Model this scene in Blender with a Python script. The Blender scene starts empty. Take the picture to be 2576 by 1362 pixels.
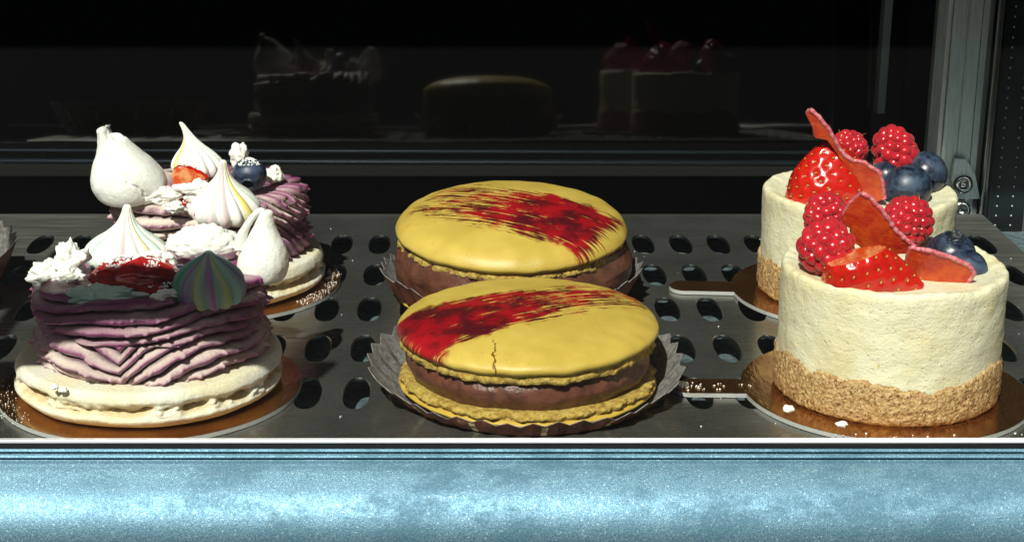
import bpy, bmesh, math, random
import numpy as np
from mathutils import Vector, Matrix, Euler, noise
PI = math.pi
S = 0.01                      # everything below is written in centimetres
random.seed(7)
sc = bpy.context.scene
C = sc.collection

# ------------------------------------------------------------------ camera
TH = math.atan(1331/4300.0); CT, ST = math.cos(TH), math.sin(TH)
CY, CZ, F = -53.7, 20.4, 4300.0
cd = bpy.data.cameras.new('camera'); cam = bpy.data.objects.new('camera', cd); C.objects.link(cam)
cam.location = (0, CY*S, CZ*S); cam.rotation_euler = (PI/2-TH, 0, 0)
cd.sensor_width = 36; cd.lens = 36*F/2576; cd.shift_x = 138/2576
cd.clip_start = 0.01; cd.clip_end = 100
sc.camera = cam
# ------------------------------------------------------------------ light
SUN_AZ, SUN_EL = math.radians(20), math.radians(47)      # from the left of the viewer, behind the camera
w = bpy.data.worlds.new('World'); sc.world = w; w.use_nodes = True
nt = w.node_tree; nt.nodes.clear()
sky = nt.nodes.new('ShaderNodeTexSky'); sky.sky_type = 'NISHITA'; sky.sun_disc = False
sky.sun_elevation = SUN_EL; sky.sun_rotation = math.radians(180)+SUN_AZ
bg = nt.nodes.new('ShaderNodeBackground'); bg.inputs[1].default_value = 0.055
ow = nt.nodes.new('ShaderNodeOutputWorld')
nt.links.new(sky.outputs[0], bg.inputs[0]); nt.links.new(bg.outputs[0], ow.inputs[0])
sd = bpy.data.lights.new('sun', 'SUN'); sd.energy = 5.0; sd.angle = math.radians(0.53); sd.color = (1.0, .965, .88)
sun = bpy.data.objects.new('sun', sd); C.objects.link(sun)
to_sun = Vector((-math.sin(SUN_AZ)*math.cos(SUN_EL), -math.cos(SUN_AZ)*math.cos(SUN_EL), math.sin(SUN_EL)))
sun.rotation_euler = to_sun.to_track_quat('Z', 'Y').to_euler(); sun.location = to_sun
vs = sc.view_settings; vs.view_transform = 'Standard'; vs.look = 'None'; vs.gamma = 1; vs.exposure = 0.38
vs.use_curve_mapping = False

# ------------------------------------------------------------------ helpers
def at_y(px, py, Y):
    """point seen at photo pixel (px,py) at the depth Y -> X, z in cm"""
    k = (681-py)/F; D = Y-CY
    q = (k*D*CT - D*ST)/(CT + k*ST)
    Zc = D*CT - q*ST
    return (px-1150)*Zc/F, q+CZ
def lerp(a, b, t): return a+(b-a)*t
def sstep(a, b, x):
    t = min(1, max(0, (x-a)/(b-a))) if b != a else (1.0 if x > a else 0.0)
    return t*t*(3-2*t)
def mixc(a, b, t): return tuple(lerp(a[i], b[i], t) for i in range(3))
def nz(x, y, z=0): return noise.noise(Vector((x, y, z)))
def fbm(x, y, z, o=3):
    s = 0; a = 1; f = 1
    for i in range(o): s += a*nz(x*f+i*7.3, y*f-i*3.1, z*f+i*5.7); a *= .5; f *= 2.1
    return s

def empty(name, loc, label=None, cat=None, group=None, rz=0):
    o = bpy.data.objects.new(name, None); C.objects.link(o); o.empty_display_size = .01
    o.location = Vector(loc)*S; o.rotation_euler = (0, 0, rz); tag(o, label, cat, group); return o
def tag(o, label=None, cat=None, group=None, kind=None):
    if label: o['label'] = label
    if cat: o['category'] = cat
    if group: o['group'] = group
    if kind: o['kind'] = kind
    return o
def mesh(name, V, Fc, mats, parent=None, cols=None, fm=None, smooth=True, loc=(0, 0, 0), rot=(0, 0, 0), merge=0, scale=None):
    me = bpy.data.meshes.new(name)
    me.from_pydata([(v[0]*S, v[1]*S, v[2]*S) for v in V], [], Fc)
    if not isinstance(mats, (list, tuple)): mats = [mats]
    for m in mats: me.materials.append(m)
    if fm is not None: me.polygons.foreach_set('material_index', fm)
    if cols is not None:
        at = me.color_attributes.new('Col', 'FLOAT_COLOR', 'POINT')
        at.data.foreach_set('color', np.array([(c[0], c[1], c[2], 1) for c in cols], dtype=np.float32).ravel())
    me.polygons.foreach_set('use_smooth', [smooth]*len(me.polygons))
    if merge:
        bm = bmesh.new(); bm.from_mesh(me); bmesh.ops.remove_doubles(bm, verts=bm.verts, dist=merge*S)
        bmesh.ops.recalc_face_normals(bm, faces=bm.faces)
        bm.to_mesh(me); bm.free()
    me.update()
    o = bpy.data.objects.new(name, me); C.objects.link(o)
    o.location = Vector(loc)*S; o.rotation_euler = rot
    if scale: o.scale = scale
    if parent: o.parent = parent
    return o
def resample(pts, n, closed=False):
    P = np.array(pts, float); d = np.r_[0, np.cumsum(np.linalg.norm(np.diff(P, axis=0), axis=1))]
    t = np.linspace(0, d[-1], n); return np.stack([np.interp(t, d, P[:, i]) for i in range(P.shape[1])], 1)
def smooth_curve(pts, n):
    P = [np.array(p, float) for p in pts]; P = [2*P[0]-P[1]]+P+[2*P[-1]-P[-2]]; out = []
    for i in range(1, len(P)-2):
        for k in range(12):
            t = k/12; a, b, c, d = P[i-1], P[i], P[i+1], P[i+2]
            out.append(.5*((2*b)+(-a+c)*t+(2*a-5*b+4*c-d)*t*t+(-a+3*b-3*c+d)*t**3))
    out.append(P[-2]); return resample(out, n)
def lathe(prof, nu, disp=None, col=None, rib=None):
    """prof: (r,z) from bottom to top; disp(a,t,r,z)->(dr,dz); col(a,t,r,z,dr)->rgb"""
    V = []; Fc = []; K = []; n = len(prof)
    for i, (r, z) in enumerate(prof):
        t = i/(n-1)
        for j in range(nu):
            a = 2*PI*j/nu
            dr, dz = disp(a, t, r, z) if disp else (0, 0)
            if i in (0, n-1) and r < 1e-6: dr = 0
            rr = r+dr
            V.append((rr*math.sin(a), -rr*math.cos(a), z+dz))     # a = 0 faces the viewer (-Y), positive to the right
            if col: K.append(col(a, t, r, z, dr))
    for i in range(n-1):
        for j in range(nu):
            k = (j+1) % nu
            Fc.append((i*nu+j, i*nu+k, (i+1)*nu+k, (i+1)*nu+j))
    return V, Fc, (K if col else None)
def sphere(n=24, m=16, f=None):
    V = [(0, 0, -1)]; Fc = []
    for i in range(1, m):
        p = -PI/2+PI*i/m
        for j in range(n):
            a = 2*PI*j/n; V.append((math.cos(p)*math.cos(a), math.cos(p)*math.sin(a), math.sin(p)))
    V.append((0, 0, 1)); L = len(V)-1
    for j in range(n):
        k = (j+1) % n; Fc.append((0, 1+k, 1+j)); Fc.append((L, L-n+j, L-n+k))
    for i in range(m-2):
        for j in range(n):
            k = (j+1) % n; b = 1+i*n; Fc.append((b+j, b+k, b+n+k, b+n+j))
    if f: V = [f(v) for v in V]
    return V, Fc
class MB:
    def __init__(s): s.V = []; s.F = []; s.M = []; s.K = []
    def add(s, V, Fc, mi=0, cols=None):
        b = len(s.V); s.V += [tuple(v) for v in V]; s.F += [tuple(i+b for i in f) for f in Fc]; s.M += [mi]*len(Fc)
        s.K += list(cols) if cols else [(1, 1, 1)]*len(V)
    def box(s, a, b, mi=0):
        x0, y0, z0 = a; x1, y1, z1 = b
        V = [(x0, y0, z0), (x1, y0, z0), (x1, y1, z0), (x0, y1, z0), (x0, y0, z1), (x1, y0, z1), (x1, y1, z1), (x0, y1, z1)]
        s.add(V, [(0, 3, 2, 1), (4, 5, 6, 7), (0, 1, 5, 4), (1, 2, 6, 5), (2, 3, 7, 6), (3, 0, 4, 7)], mi)
    def tube(s, pts, rad, n=10, mi=0, cols=None):
        P = [Vector(p) for p in pts]; V = []; Fc = []
        if not isinstance(rad, (list, tuple)): rad = [rad]*len(P)
        for i, p in enumerate(P):
            d = (P[min(i+1, len(P)-1)]-P[max(i-1, 0)]).normalized()
            u = d.cross(Vector((0, .3, 1))).normalized(); v = d.cross(u)
            for j in range(n):
                a = 2*PI*j/n; V.append(tuple(p+(u*math.cos(a)+v*math.sin(a))*rad[i]))
        for i in range(len(P)-1):
            for j in range(n): k = (j+1) % n; Fc.append((i*n+j, i*n+k, (i+1)*n+k, (i+1)*n+j))
        Fc.append(tuple(range(n))); Fc.append(tuple(range(len(V)-1, len(V)-1-n, -1)))
        s.add(V, Fc, mi, cols)
    def obj(s, name, mats, parent=None, smooth=False, col=False, **k):
        return mesh(name, s.V, s.F, mats, parent, cols=s.K if col else None, fm=s.M, smooth=smooth, **k)

# ------------------------------------------------------------------ materials
class Mat:
    def __init__(s, name, base=(.5, .5, .5), rough=.5, metal=0, **kw):
        s.m = bpy.data.materials.new(name); s.m.use_nodes = True; s.t = s.m.node_tree
        s.b = s.t.nodes['Principled BSDF']; s.set('Base Color', base); s.set('Roughness', rough); s.set('Metallic', metal)
        for k, v in kw.items(): s.set(k.replace('_', ' '), v)
        tc = s.t.nodes.new('ShaderNodeTexCoord'); mp = s.t.nodes.new('ShaderNodeMapping')
        s.t.links.new(tc.outputs['Object'], mp.inputs[0]); mp.inputs['Scale'].default_value = (100, 100, 100); s.co = mp.outputs[0]
    def set(s, k, v):
        i = s.b.inputs[k]
        if hasattr(v, 'links') or isinstance(v, bpy.types.NodeSocket): s.t.links.new(v, i)
        elif isinstance(v, tuple) and len(v) == 3 and len(i.default_value) == 4: i.default_value = (*v, 1)
        else: i.default_value = v
    def put(s, sock, v):
        if isinstance(v, bpy.types.NodeSocket): s.t.links.new(v, sock)
        elif isinstance(v, tuple) and len(v) == 3 and hasattr(sock.default_value, '__len__') and len(sock.default_value) == 4: sock.default_value = (*v, 1)
        else: sock.default_value = v
    def scaled(s, sx, sy, sz, rz=0):
        mp = s.t.nodes.new('ShaderNodeMapping'); s.t.links.new(s.co, mp.inputs[0])
        mp.inputs['Scale'].default_value = (sx, sy, sz); mp.inputs['Rotation'].default_value = (0, 0, rz); return mp.outputs[0]
    def noise(s, scale, detail=4, rough=.55, co=None, dist=0):
        n = s.t.nodes.new('ShaderNodeTexNoise'); s.t.links.new(co or s.co, n.inputs['Vector'])
        n.inputs['Scale'].default_value = scale; n.inputs['Detail'].default_value = detail
        n.inputs['Roughness'].default_value = rough; n.inputs['Distortion'].default_value = dist; return n.outputs[0]
    def voro(s, scale, feat='F1', co=None):
        n = s.t.nodes.new('ShaderNodeTexVoronoi'); n.feature = feat; s.t.links.new(co or s.co, n.inputs['Vector'])
        n.inputs['Scale'].default_value = scale; return n.outputs[0]
    def ma(s, op, a, b=0, c=0):
        n = s.t.nodes.new('ShaderNodeMath'); n.operation = op; s.put(n.inputs[0], a); s.put(n.inputs[1], b); s.put(n.inputs[2], c); return n.outputs[0]
    def rng(s, v, a, b, c=0., d=1.):
        n = s.t.nodes.new('ShaderNodeMapRange'); n.interpolation_type = 'SMOOTHSTEP'; s.put(n.inputs[0], v)
        for i, x in enumerate((a, b, c, d)): s.put(n.inputs[i+1], x)
        return n.outputs[0]
    def mix(s, f, a, b, mode='MIX'):
        n = s.t.nodes.new('ShaderNodeMix'); n.data_type = 'RGBA'; n.blend_type = mode
        s.put(n.inputs[0], f); s.put(n.inputs[6], a); s.put(n.inputs[7], b); return n.outputs[2]
    def attr(s):
        n = s.t.nodes.new('ShaderNodeAttribute'); n.attribute_name = 'Col'; return n.outputs[0]
    def xyz(s):
        n = s.t.nodes.new('ShaderNodeSeparateXYZ'); s.t.links.new(s.co, n.inputs[0]); return n.outputs
    def bump(s, h, dist, strength=1.0):
        n = s.t.nodes.new('ShaderNodeBump'); s.put(n.inputs['Height'], h); n.inputs['Distance'].default_value = dist*S
        n.inputs['Strength'].default_value = strength; s.t.links.new(n.outputs[0], s.b.inputs['Normal'])
    def sss(s, w, rad, scale=1.0):
        s.set('Subsurface Weight', w); s.b.inputs['Subsurface Radius'].default_value = rad; s.b.inputs['Subsurface Scale'].default_value = scale*S
        return s

def m_meringue(name, attr=False, base=(.88, .87, .83)):
    M = Mat(name, base, .62)
    n1 = M.noise(9, 5, .65); n2 = M.noise(1.1, 3)
    c = M.attr() if attr else M.mix(M.rng(n2, .35, .7), base, (base[0]*.93, base[1]*.92, base[2]*.88))
    M.set('Base Color', c); M.bump(M.ma('ADD', n1, M.ma('MULTIPLY', M.rng(M.noise(24, 2), .6, .75), -.8)), .022 if not attr else .012)
    M.sss(.25, (.6, .5, .35), .25); return M.m
MERINGUE = m_meringue('white_meringue'); KISS = m_meringue('striped_meringue', True)
def m_attr(name, rough, bumpd, bs, sss=0, rad=(1, .3, .2), **kw):
    M = Mat(name, rough=rough, **kw); n = M.noise(bs, 5, .65)
    M.set('Base Color', M.mix(M.rng(M.noise(bs*1.7, 3), .35, .7, 0, .22), M.attr(), (.25, .22, .2), 'MULTIPLY'))
    M.bump(n, bumpd)
    if sss: M.sss(sss, rad, .3)
    return M.m
CREAM = m_attr('berry_cream', .42, .05, 11, .2, (.8, .4, .4))
BISCUIT = m_attr('pale_biscuit', .6, .035, 8, .2, (.8, .6, .3))
M = Mat('cheesecake_cream', (.78, .70, .47), .5)
n1 = M.noise(4.2, 6, .66, M.scaled(1, 1, 1.7)); n2 = M.noise(.6, 3); n3 = M.noise(14, 3)
c = M.mix(M.rng(n2, .45, .75), (.77, .73, .52), (.72, .64, .38))
c = M.mix(M.rng(M.noise(1.7, 4, .6), .66, .74), c, (.62, .42, .13))
M.set('Base Color', c); M.bump(M.ma('ADD', M.ma('MULTIPLY', n1, .8), M.ma('ADD', M.ma('MULTIPLY', n3, .45), M.ma('MULTIPLY', M.rng(M.noise(8, 2), .62, .74), -.5))), .045); M.sss(.3, (.9, .7, .35), .3); CHEESE = M.m
M = Mat('biscuit_crumb', (.5, .3, .12), .6)
n1 = M.noise(6.5, 6, .72); v = M.voro(8.5)
c = M.mix(M.rng(n1, .35, .62), (.36, .18, .055), (.64, .44, .20)); c = M.mix(M.rng(M.noise(10, 3), .57, .66), c, (.17, .065, .02))
M.set('Base Color', c); M.bump(M.ma('ADD', n1, M.ma('MULTIPLY', v, -.6)), .085); CRUST = M.m

def m_shell(name, ang, p0, a0, a1, w0, w1, fade_pos, crack=None, thr0=.33):
    """yellow macaron shell with a brushed stroke of red colouring; stroke axis through p0 at angle ang"""
    M = Mat(name, rough=.34); x, y, z = M.xyz()
    ca, sa = math.cos(ang), math.sin(ang)
    X = M.ma('SUBTRACT', x, p0[0]); Y = M.ma('SUBTRACT', y, p0[1])
    A = M.ma('ADD', M.ma('MULTIPLY', X, ca), M.ma('MULTIPLY', Y, sa))
    B = M.ma('SUBTRACT', M.ma('MULTIPLY', Y, ca), M.ma('MULTIPLY', X, sa))
    cb = M.t.nodes.new('ShaderNodeCombineXYZ')
    M.put(cb.inputs[0], M.ma('MULTIPLY', A, .5)); M.put(cb.inputs[1], M.ma('MULTIPLY', B, 9.0)); M.put(cb.inputs[2], 0.)
    st = M.noise(1.0, 5, .62, cb.outputs[0])
    blot = M.noise(.9, 4, .6)
    aj = M.ma('ADD', A, M.ma('MULTIPLY', M.ma('SUBTRACT', st, .5), 2.6))
    t = M.rng(A, a0, a1, 0., 1.); hw = M.ma('ADD', M.ma('MULTIPLY', t, w1-w0), w0)
    bj = M.ma('DIVIDE', M.ma('ABSOLUTE', M.ma('ADD', B, M.ma('MULTIPLY', M.ma('SUBTRACT', blot, .5), 1.3))), hw)
    edge = M.ma('MULTIPLY', M.rng(bj, .98, .84), M.ma('MULTIPLY', M.rng(aj, a0-.1, a0+.1), M.rng(aj, a1+.1, a1-.1)))
    # the brush runs dry towards one end
    dry = M.rng(A, a0, a1, 0., 1.) if fade_pos else M.rng(A, a0, a1, 1., 0.)
    thr = M.ma('ADD', M.ma('MULTIPLY', dry, .15), thr0)
    thr = M.ma('ADD', thr, M.ma('MULTIPLY', M.rng(bj, .45, 1.), .10))
    s2 = M.ma('ADD', M.ma('MULTIPLY', st, .72), M.ma('MULTIPLY', M.noise(2.2, 4, .7), .28))
    ink = M.ma('MULTIPLY', edge, M.rng(M.ma('SUBTRACT', s2, thr), -.02, .03))
    red = M.mix(M.rng(M.noise(.8, 5, .65), .38, .60), (.34, .004, .010), (.075, .004, .007))
    yel = M.mix(M.rng(M.noise(.7, 3), .3, .7), (.60, .43, .085), (.50, .35, .06))
    yel = M.mix(M.rng(M.noise(5.5, 2), .70, .76), yel, (.42, .22, .03))
    ck = 0.
    if crack is not None:
        wob = M.ma('MULTIPLY', M.ma('SUBTRACT', M.noise(3.2, 3, .6), .5), .42)
        dist = M.ma('ABSOLUTE', M.ma('ADD', M.ma('SUBTRACT', x, crack), wob)); wd = M.rng(y, -2.4, -3.9, -.01, .022)
        ck = M.ma('MULTIPLY', M.rng(M.ma('SUBTRACT', dist, wd), .02, -.005), M.rng(y, -2.6, -2.9))
        yel = M.mix(ck, yel, (.20, .08, .01))
    M.set('Base Color', M.mix(ink, yel, red)); M.set('Roughness', M.ma('ADD', M.ma('MULTIPLY', ink, -.06), .42))
    M.bump(M.ma('ADD', M.ma('ADD', M.noise(16, 4, .6), M.ma('MULTIPLY', ink, .3)), M.ma('MULTIPLY', ck, -4.)), .012); M.sss(.12, (.8, .5, .1), .2); return M.m
M = Mat('ruffled_yellow_foot', rough=.6); n = M.noise(5, 6, .7)
M.set('Base Color', M.mix(M.rng(n, .36, .62), (.36, .20, .025), (.66, .48, .11))); M.bump(n, .2); FOOT = M.m
M = Mat('plain_yellow_shell', (.50, .335, .05), .45); M.bump(M.noise(14, 4), .012); YELLOW = M.m
M = Mat('chocolate_cream', (.15, .06, .035), .36); n = M.noise(2.2, 4, .6)
M.set('Base Color', M.mix(M.rng(n, .35, .7), (.135, .048, .028), (.075, .027, .017))); M.bump(M.ma('ADD', n, M.ma('MULTIPLY', M.noise(20, 3), .12)), .06); CHOC = M.m
M = Mat('brown_glassine', rough=.3); x, y, z = M.xyz()
n = M.noise(1.2, 3)
M.set('Base Color', M.mix(M.rng(n, .35, .7), (.115, .030, .014), (.055, .018, .010))); BROWNPAPER = M.m
M = Mat('pale_stripe_paper', (.55, .44, .24), .35); STRIPEPAPER = M.m
M = Mat('white_paper', (.40, .40, .39), .55, Transmission_Weight=0.0); n = M.noise(6, 4)
M.set('Base Color', M.mix(M.rng(n, .35, .7), (.20, .19, .18), (.10, .09, .085))); M.bump(n, .03); WHITEPAPER = M.m
M = Mat('gold_foil', (.62, .33, .10), .16, .94); n = M.noise(.6, 3); n2 = M.noise(5, 3, .6, M.scaled(1, .35, 1))
M.set('Base Color', M.mix(M.rng(n, .3, .7), (.50, .26, .08), (.34, .15, .045))); M.bump(n2, .012); M.set('Roughness', M.rng(n, .3, .7, .10, .24)); GOLD = M.m
M = Mat('board_cut_edge', (.42, .42, .40), .6); M.bump(M.noise(8, 4, .6, M.scaled(1, 1, 6)), .03); BOARDEDGE = M.m
def m_berry(name, a, b, rough, w, bs=1.5, coat=0.):
    M = Mat(name, rough=rough, Coat_Weight=coat, Coat_Roughness=.08); n = M.noise(bs, 4, .6)
    M.set('Base Color', M.mix(M.rng(n, .35, .7), a, b)); M.bump(M.noise(9, 4), .012); M.sss(w, (1., .12, .08), .35); return M
M = m_berry('raspberry_flesh', (.52, .012, .022), (.36, .006, .014), .22, .35, 1.2); M.set('Sheen Weight', .12); RASP = M.m
STRAW = m_berry('strawberry_skin', (.55, .014, .006), (.42, .008, .005), .2, .3, 1.0, .5).m
SEED = Mat('strawberry_seed', (.42, .26, .05), .4).m
M = Mat('strawberry_cut_flesh', rough=.25, Coat_Weight=.4); n = M.noise(2.2, 4, .6, M.scaled(1, .22, 1, .35))
M.set('Base Color', M.mix(M.rng(n, .40, .60), (.66, .08, .015), (.80, .38, .16))); M.sss(.3, (1, .3, .15), .3); CUTFLESH = M.m
M = Mat('blueberry_skin', rough=.36); n = M.noise(1.5, 6, .68, dist=.6); n2 = M.noise(5, 4)
c = M.mix(M.rng(n, .36, .64), (.006, .009, .022), (.048, .075, .125)); c = M.mix(M.rng(n2, .58, .7, 0, .6), c, (.014, .02, .045))
M.set('Base Color', c); M.set('Roughness', M.rng(n, .36, .64, .26, .48)); M.bump(n, .012); BLUE = M.m
BLUEIN = Mat('blueberry_crown_inside', (.006, .007, .012), .6).m
M = Mat('coral_sheet', rough=.35); n = M.noise(2.2, 5, .65)
M.set('Base Color', M.mix(M.rng(n, .35, .68), (.46, .022, .008), (.58, .085, .010))); M.bump(M.noise(6, 4), .03); M.sss(.35, (1, .25, .08), .25); CORAL = M.m
M = Mat('pink_sheet_edge', rough=.5); n = M.noise(7, 3, .6)
M.set('Base Color', M.mix(M.rng(n, .4, .62), (.60, .22, .24), (.50, .07, .10))); M.bump(n, .05); PINKEDGE = M.m
M = Mat('red_jelly', (.40, .014, .016), .16, Coat_Weight=.5); n = M.noise(1.2, 4, .6)
M.set('Base Color', M.mix(M.rng(n, .38, .66), (.48, .020, .018), (.20, .008, .012))); M.bump(n, .06); M.sss(.2, (1, .1, .1), .3); JELLY = M.m
SUGAR = Mat('icing_sugar', (.86, .86, .84), .8).m
# metals of the case
M = Mat('brushed_steel', (.34, .36, .345), .3, .86)
b1 = M.noise(1.0, 5, .7, M.scaled(.25, 9, 1)); b2 = M.noise(.35, 4); sc1 = M.noise(.9, 2, .5, M.scaled(.6, 14, 1, .5)); sc2 = M.noise(.8, 2, .5, M.scaled(.5, 12, 1, -.9))
M.set('Base Color', M.mix(M.rng(b2, .25, .75), (.36, .365, .34), (.21, .21, .19)))
M.set('Roughness', M.ma('ADD', M.rng(b1, .3, .7, .10, .24), M.rng(b2, .4, .7, 0., .10)))
x, y, z = M.xyz(); wear = M.ma('ADD', M.ma('MULTIPLY', M.rng(x, -11., -17.), M.rng(y, 3., 9.)), M.rng(x, 19.5, 22.))
M.set('Roughness', M.ma('ADD', M.ma('ADD', M.rng(b1, .3, .7, .13, .28), M.rng(b2, .4, .7, 0., .10)), M.ma('MULTIPLY', wear, M.rng(b1, .3, .7, .14, .36))))
M.bump(M.ma('ADD', b1, M.ma('ADD', M.rng(sc1, .70, .74, 0., 1.6), M.rng(sc2, .71, .75, 0., 1.4))), .0035); STEEL = M.m
M = Mat('hole_rim_steel', (.3, .32, .32), .3, 1.0); STEELDARK = M.m
M = Mat('pan_steel', (.30, .40, .44), .5, .6); n = M.noise(3, 4); M.set('Base Color', M.mix(M.rng(n, .4, .7), (.22, .30, .33), (.09, .13, .15))); PAN = M.m
M = Mat('blue_speckled_aluminium', rough=.42, metal=.68)
f1 = M.noise(26, 2, .5); f2 = M.noise(9, 3, .6); pt = M.noise(.8, 9, .72, M.scaled(.6, 1, 1.0), .2); x, y, z = M.xyz()
side = M.rng(x, -18., 1.)                                        # smears are heavier to the right
worn = M.ma('MULTIPLY', M.rng(pt, .44, .60), side)
c = M.mix(M.rng(f1, .3, .7), (.075, .18, .26), (.19, .34, .41)); c = M.mix(M.rng(M.noise(14, 3), .60, .72), c, (.40, .56, .60))
c = M.mix(M.ma('MULTIPLY', worn, .5), c, (.05, .13, .18)); M.set('Base Color', c)
M.set('Roughness', M.ma('ADD', M.rng(f2, .3, .7,   .50, .60), M.ma('MULTIPLY', worn, .14))); M.bump(M.ma('ADD', f1, M.ma('MULTIPLY', f2, .4)), .008); BAR = M.m
M = Mat('pale_trim', (.80, .82, .84), .28, .3); TRIM = M.m
BLACK = Mat('black_rubber', (.006, .007, .008), .5).m
DARKWALL = Mat('dark_case_lining', (.006, .007, .008), .6).m
M = Mat('dark_back_glass', (.002, .003, .003), .035, IOR=1.62); M.bump(M.noise(.12, 2), .02); BACKGLASS = M.m
M = Mat('aluminium_post', rough=.38, metal=.7); n = M.noise(2.5, 5, .7, M.scaled(4, 4, .25))
M.set('Base Color', M.mix(M.rng(n, .35, .7), (.66, .74, .73), (.48, .56, .57))); M.bump(M.noise(16, 3), .01); POST = M.m
M = Mat('dull_rail', (.70, .85, .85), .3, .6); RAIL = M.m
CHROME = Mat('steel_bolt', (.62, .64, .62), .18, 1.0).m
DOT = Mat('punched_dots', (.35, .42, .44), .4, .5).m
gm = bpy.data.materials.new('clear_front_glass'); gm.use_nodes = True; t = gm.node_tree; t.nodes.clear()
o_ = t.nodes.new('ShaderNodeOutputMaterial'); mx = t.nodes.new('ShaderNodeMixShader'); tr = t.nodes.new('ShaderNodeBsdfTransparent'); gl = t.nodes.new('ShaderNodeBsdfGlossy')
fr = t.nodes.new('ShaderNodeFresnel'); fr.inputs[0].default_value = 1.25; gl.inputs['Roughness'].default_value = .01; tr.inputs[0].default_value = (.985, 1, .99, 1)
t.links.new(fr.outputs[0], mx.inputs[0]); t.links.new(tr.outputs[0], mx.inputs[1]); t.links.new(gl.outputs[0], mx.inputs[2]); t.links.new(mx.outputs[0], o_.inputs[0])
GLASS = gm

# ------------------------------------------------------------------ display case
case = empty('display_case', (0, 0, 0), 'dark refrigerated display case with pale blue speckled front bar and silver corner post', 'display case')
L0, L1 = -34, 36
def extrude_x(prof, x0, x1, nx, dz=None):
    V = []; Fc = []; n = len(prof)
    for i in range(nx+1):
        x = lerp(x0, x1, i/nx)
        for (y, z) in prof: V.append((x, y, z))
    for i in range(nx):
        for j in range(n-1): a = i*n+j; Fc.append((a, a+n, a+n+1, a+1))
    return V, Fc
prof = [(-6.05, -.6), (-6.05, -.02)] + [(-6.16-.09*math.cos(a)+.0, .0+.09*math.sin(a)) for a in np.linspace(.2, PI, 6)] + [(-6.27, -.10)]
prof += [(-6.42-.10*math.cos(a), -.08+.09*math.sin(a)) for a in np.linspace(.2, PI, 6)] + [(-6.55, -.2)]
cyc, czc, rr = -6.7, -1.95, 1.72
prof += [(cyc-rr*math.cos(a), czc+rr*math.sin(a)) for a in np.linspace(math.radians(88), math.radians(-50), 40)]
prof += [(-7.5, -5.5), (-6.05, -5.5), (-6.05, -.6)]
V, Fc = extrude_x(prof, L0, L1, 2); mesh('front_bar', V, Fc, BAR, case, merge=.001)
b = MB(); b.tube([(L0, -5.93, .24), (L1, -5.93, .27)], .085, 12); b.obj('trim_strip', TRIM, case, True)
b = MB(); b.box((L0, -6.03, -.7), (L1, -5.86, .155)); b.obj('gasket', BLACK, case)
b = MB(); b.box((L0, -5.99, .33), (L1, -5.90, 30)); b.obj('front_pane', GLASS, case)
b = MB(); b.box((-24, -20.3, 21.6), (-12.0, -19.9, 24.6)); b.box((-24.6, -20.2, 24.0), (-24, -6, 24.6)); b.obj('added_shade_bar', RAIL, case)  # added bar and arm above the view, shading the top of the front pastry
b = MB(); b.box((L0, -5.8, -1.25), (26, 21.5, -1.0)); b.obj('drip_pan', PAN, case)
b = MB(); b.box((L0, -5.8, -7), (L1, 40, -6.9)); b.obj('case_floor', DARKWALL, case)
b = MB(); b.box((L0, 21.6, -1.6), (28, 33.6, -1.4)); b.obj('rear_ledge', DARKWALL, case)
b = MB(); b.box((L0-10, -6.2, 33.4), (L1, 60, 34.2)); b.obj('roof', DARKWALL, case)
b = MB(); b.box((L0-10, -5.8, -7), (L0-9.6, 60, 33.3)); b.obj('side_wall', DARKWALL, case)
b = MB(); b.box((30, -5.8, -7), (30.4, 60, 33.3)); b.obj('side_wall', DARKWALL, case)
b = MB(); b.box((L0-10, 60, -7), (L1, 60.4, 33.3)); b.obj('back_wall', DARKWALL, case)
# sliding back door: glass, bottom rails, stile
bp = MB(); bp.box((L0-9, -.15, 0), (21.7, .15, 33)); o = bp.obj('back_pane', BACKGLASS, case, loc=(0, 34.4, .2)); o.rotation_euler = (math.radians(-5.6), 0, 0)
for z0, r in ((-.55, .16), (-.02, .11)):
    b = MB(); b.tube([(L0-9, 33.9-(.2 if r > .12 else 0), z0), (21.5, 33.9-(.2 if r > .12 else 0), z0-.2)], r, 12); b.obj('door_rail', RAIL, case, True)
b = MB(); b.box((21.75, 33.3, 2.0), (22.15, 34.1, 33)); b.obj('door_stile', RAIL, case)
b = MB(); b.box((23.0, 33.0, -6), (30, 33.2, 33)); b.obj('back_wall', DARKWALL, case)
# corner post with its bolts
b = MB(); pr = [(21.9, 24.6), (21.9, 24.1), (22.25, 23.72), (22.6, 23.6), (23.05, 23.6), (23.09, 23.68), (23.15, 23.68), (23.19, 23.6), (24.1, 23.6), (24.35, 23.7), (24.4, 24.0), (24.4, 24.6)]
V = [(x, y, z) for z in (-5, 33) for x, y in pr]; n = len(pr)
b.add(V, [(i, (i+1) % n, (i+1) % n+n, i+n) for i in range(n)]); post = b.obj('corner_post', POST, case)
for xx in (22.42, 23.78):
    q = MB(); q.box((xx-.025, 23.54, -3), (xx+.025, 23.63, 33)); q.obj('seam', CHROME, post)
for (px, py) in ((2425, 465), (2420, 530)):
    X, Z = at_y(px, py, 23.0); q = MB()
    ring = [(.0, 0.15), (.15, .15), (.17, .0), (.24, -.03), (.36, .05), (.38, .2), (.38, .6)]
    V, Fc, _ = lathe(ring, 28); V = [(X+v[0]*1.2, 23.0+v[2], Z+v[1]*1.2) for v in V]; q.add(V, Fc); q.obj('bolt', CHROME, post, True)
b = MB(); V = [(23.2, 23.2, .1), (24.3, 23.2, .1), (24.0, 23.2, 1.2), (23.5, 23.2, 2.0), (23.0, 23.2, 2.0), (22.9, 23.2, 1.0)]
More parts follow.
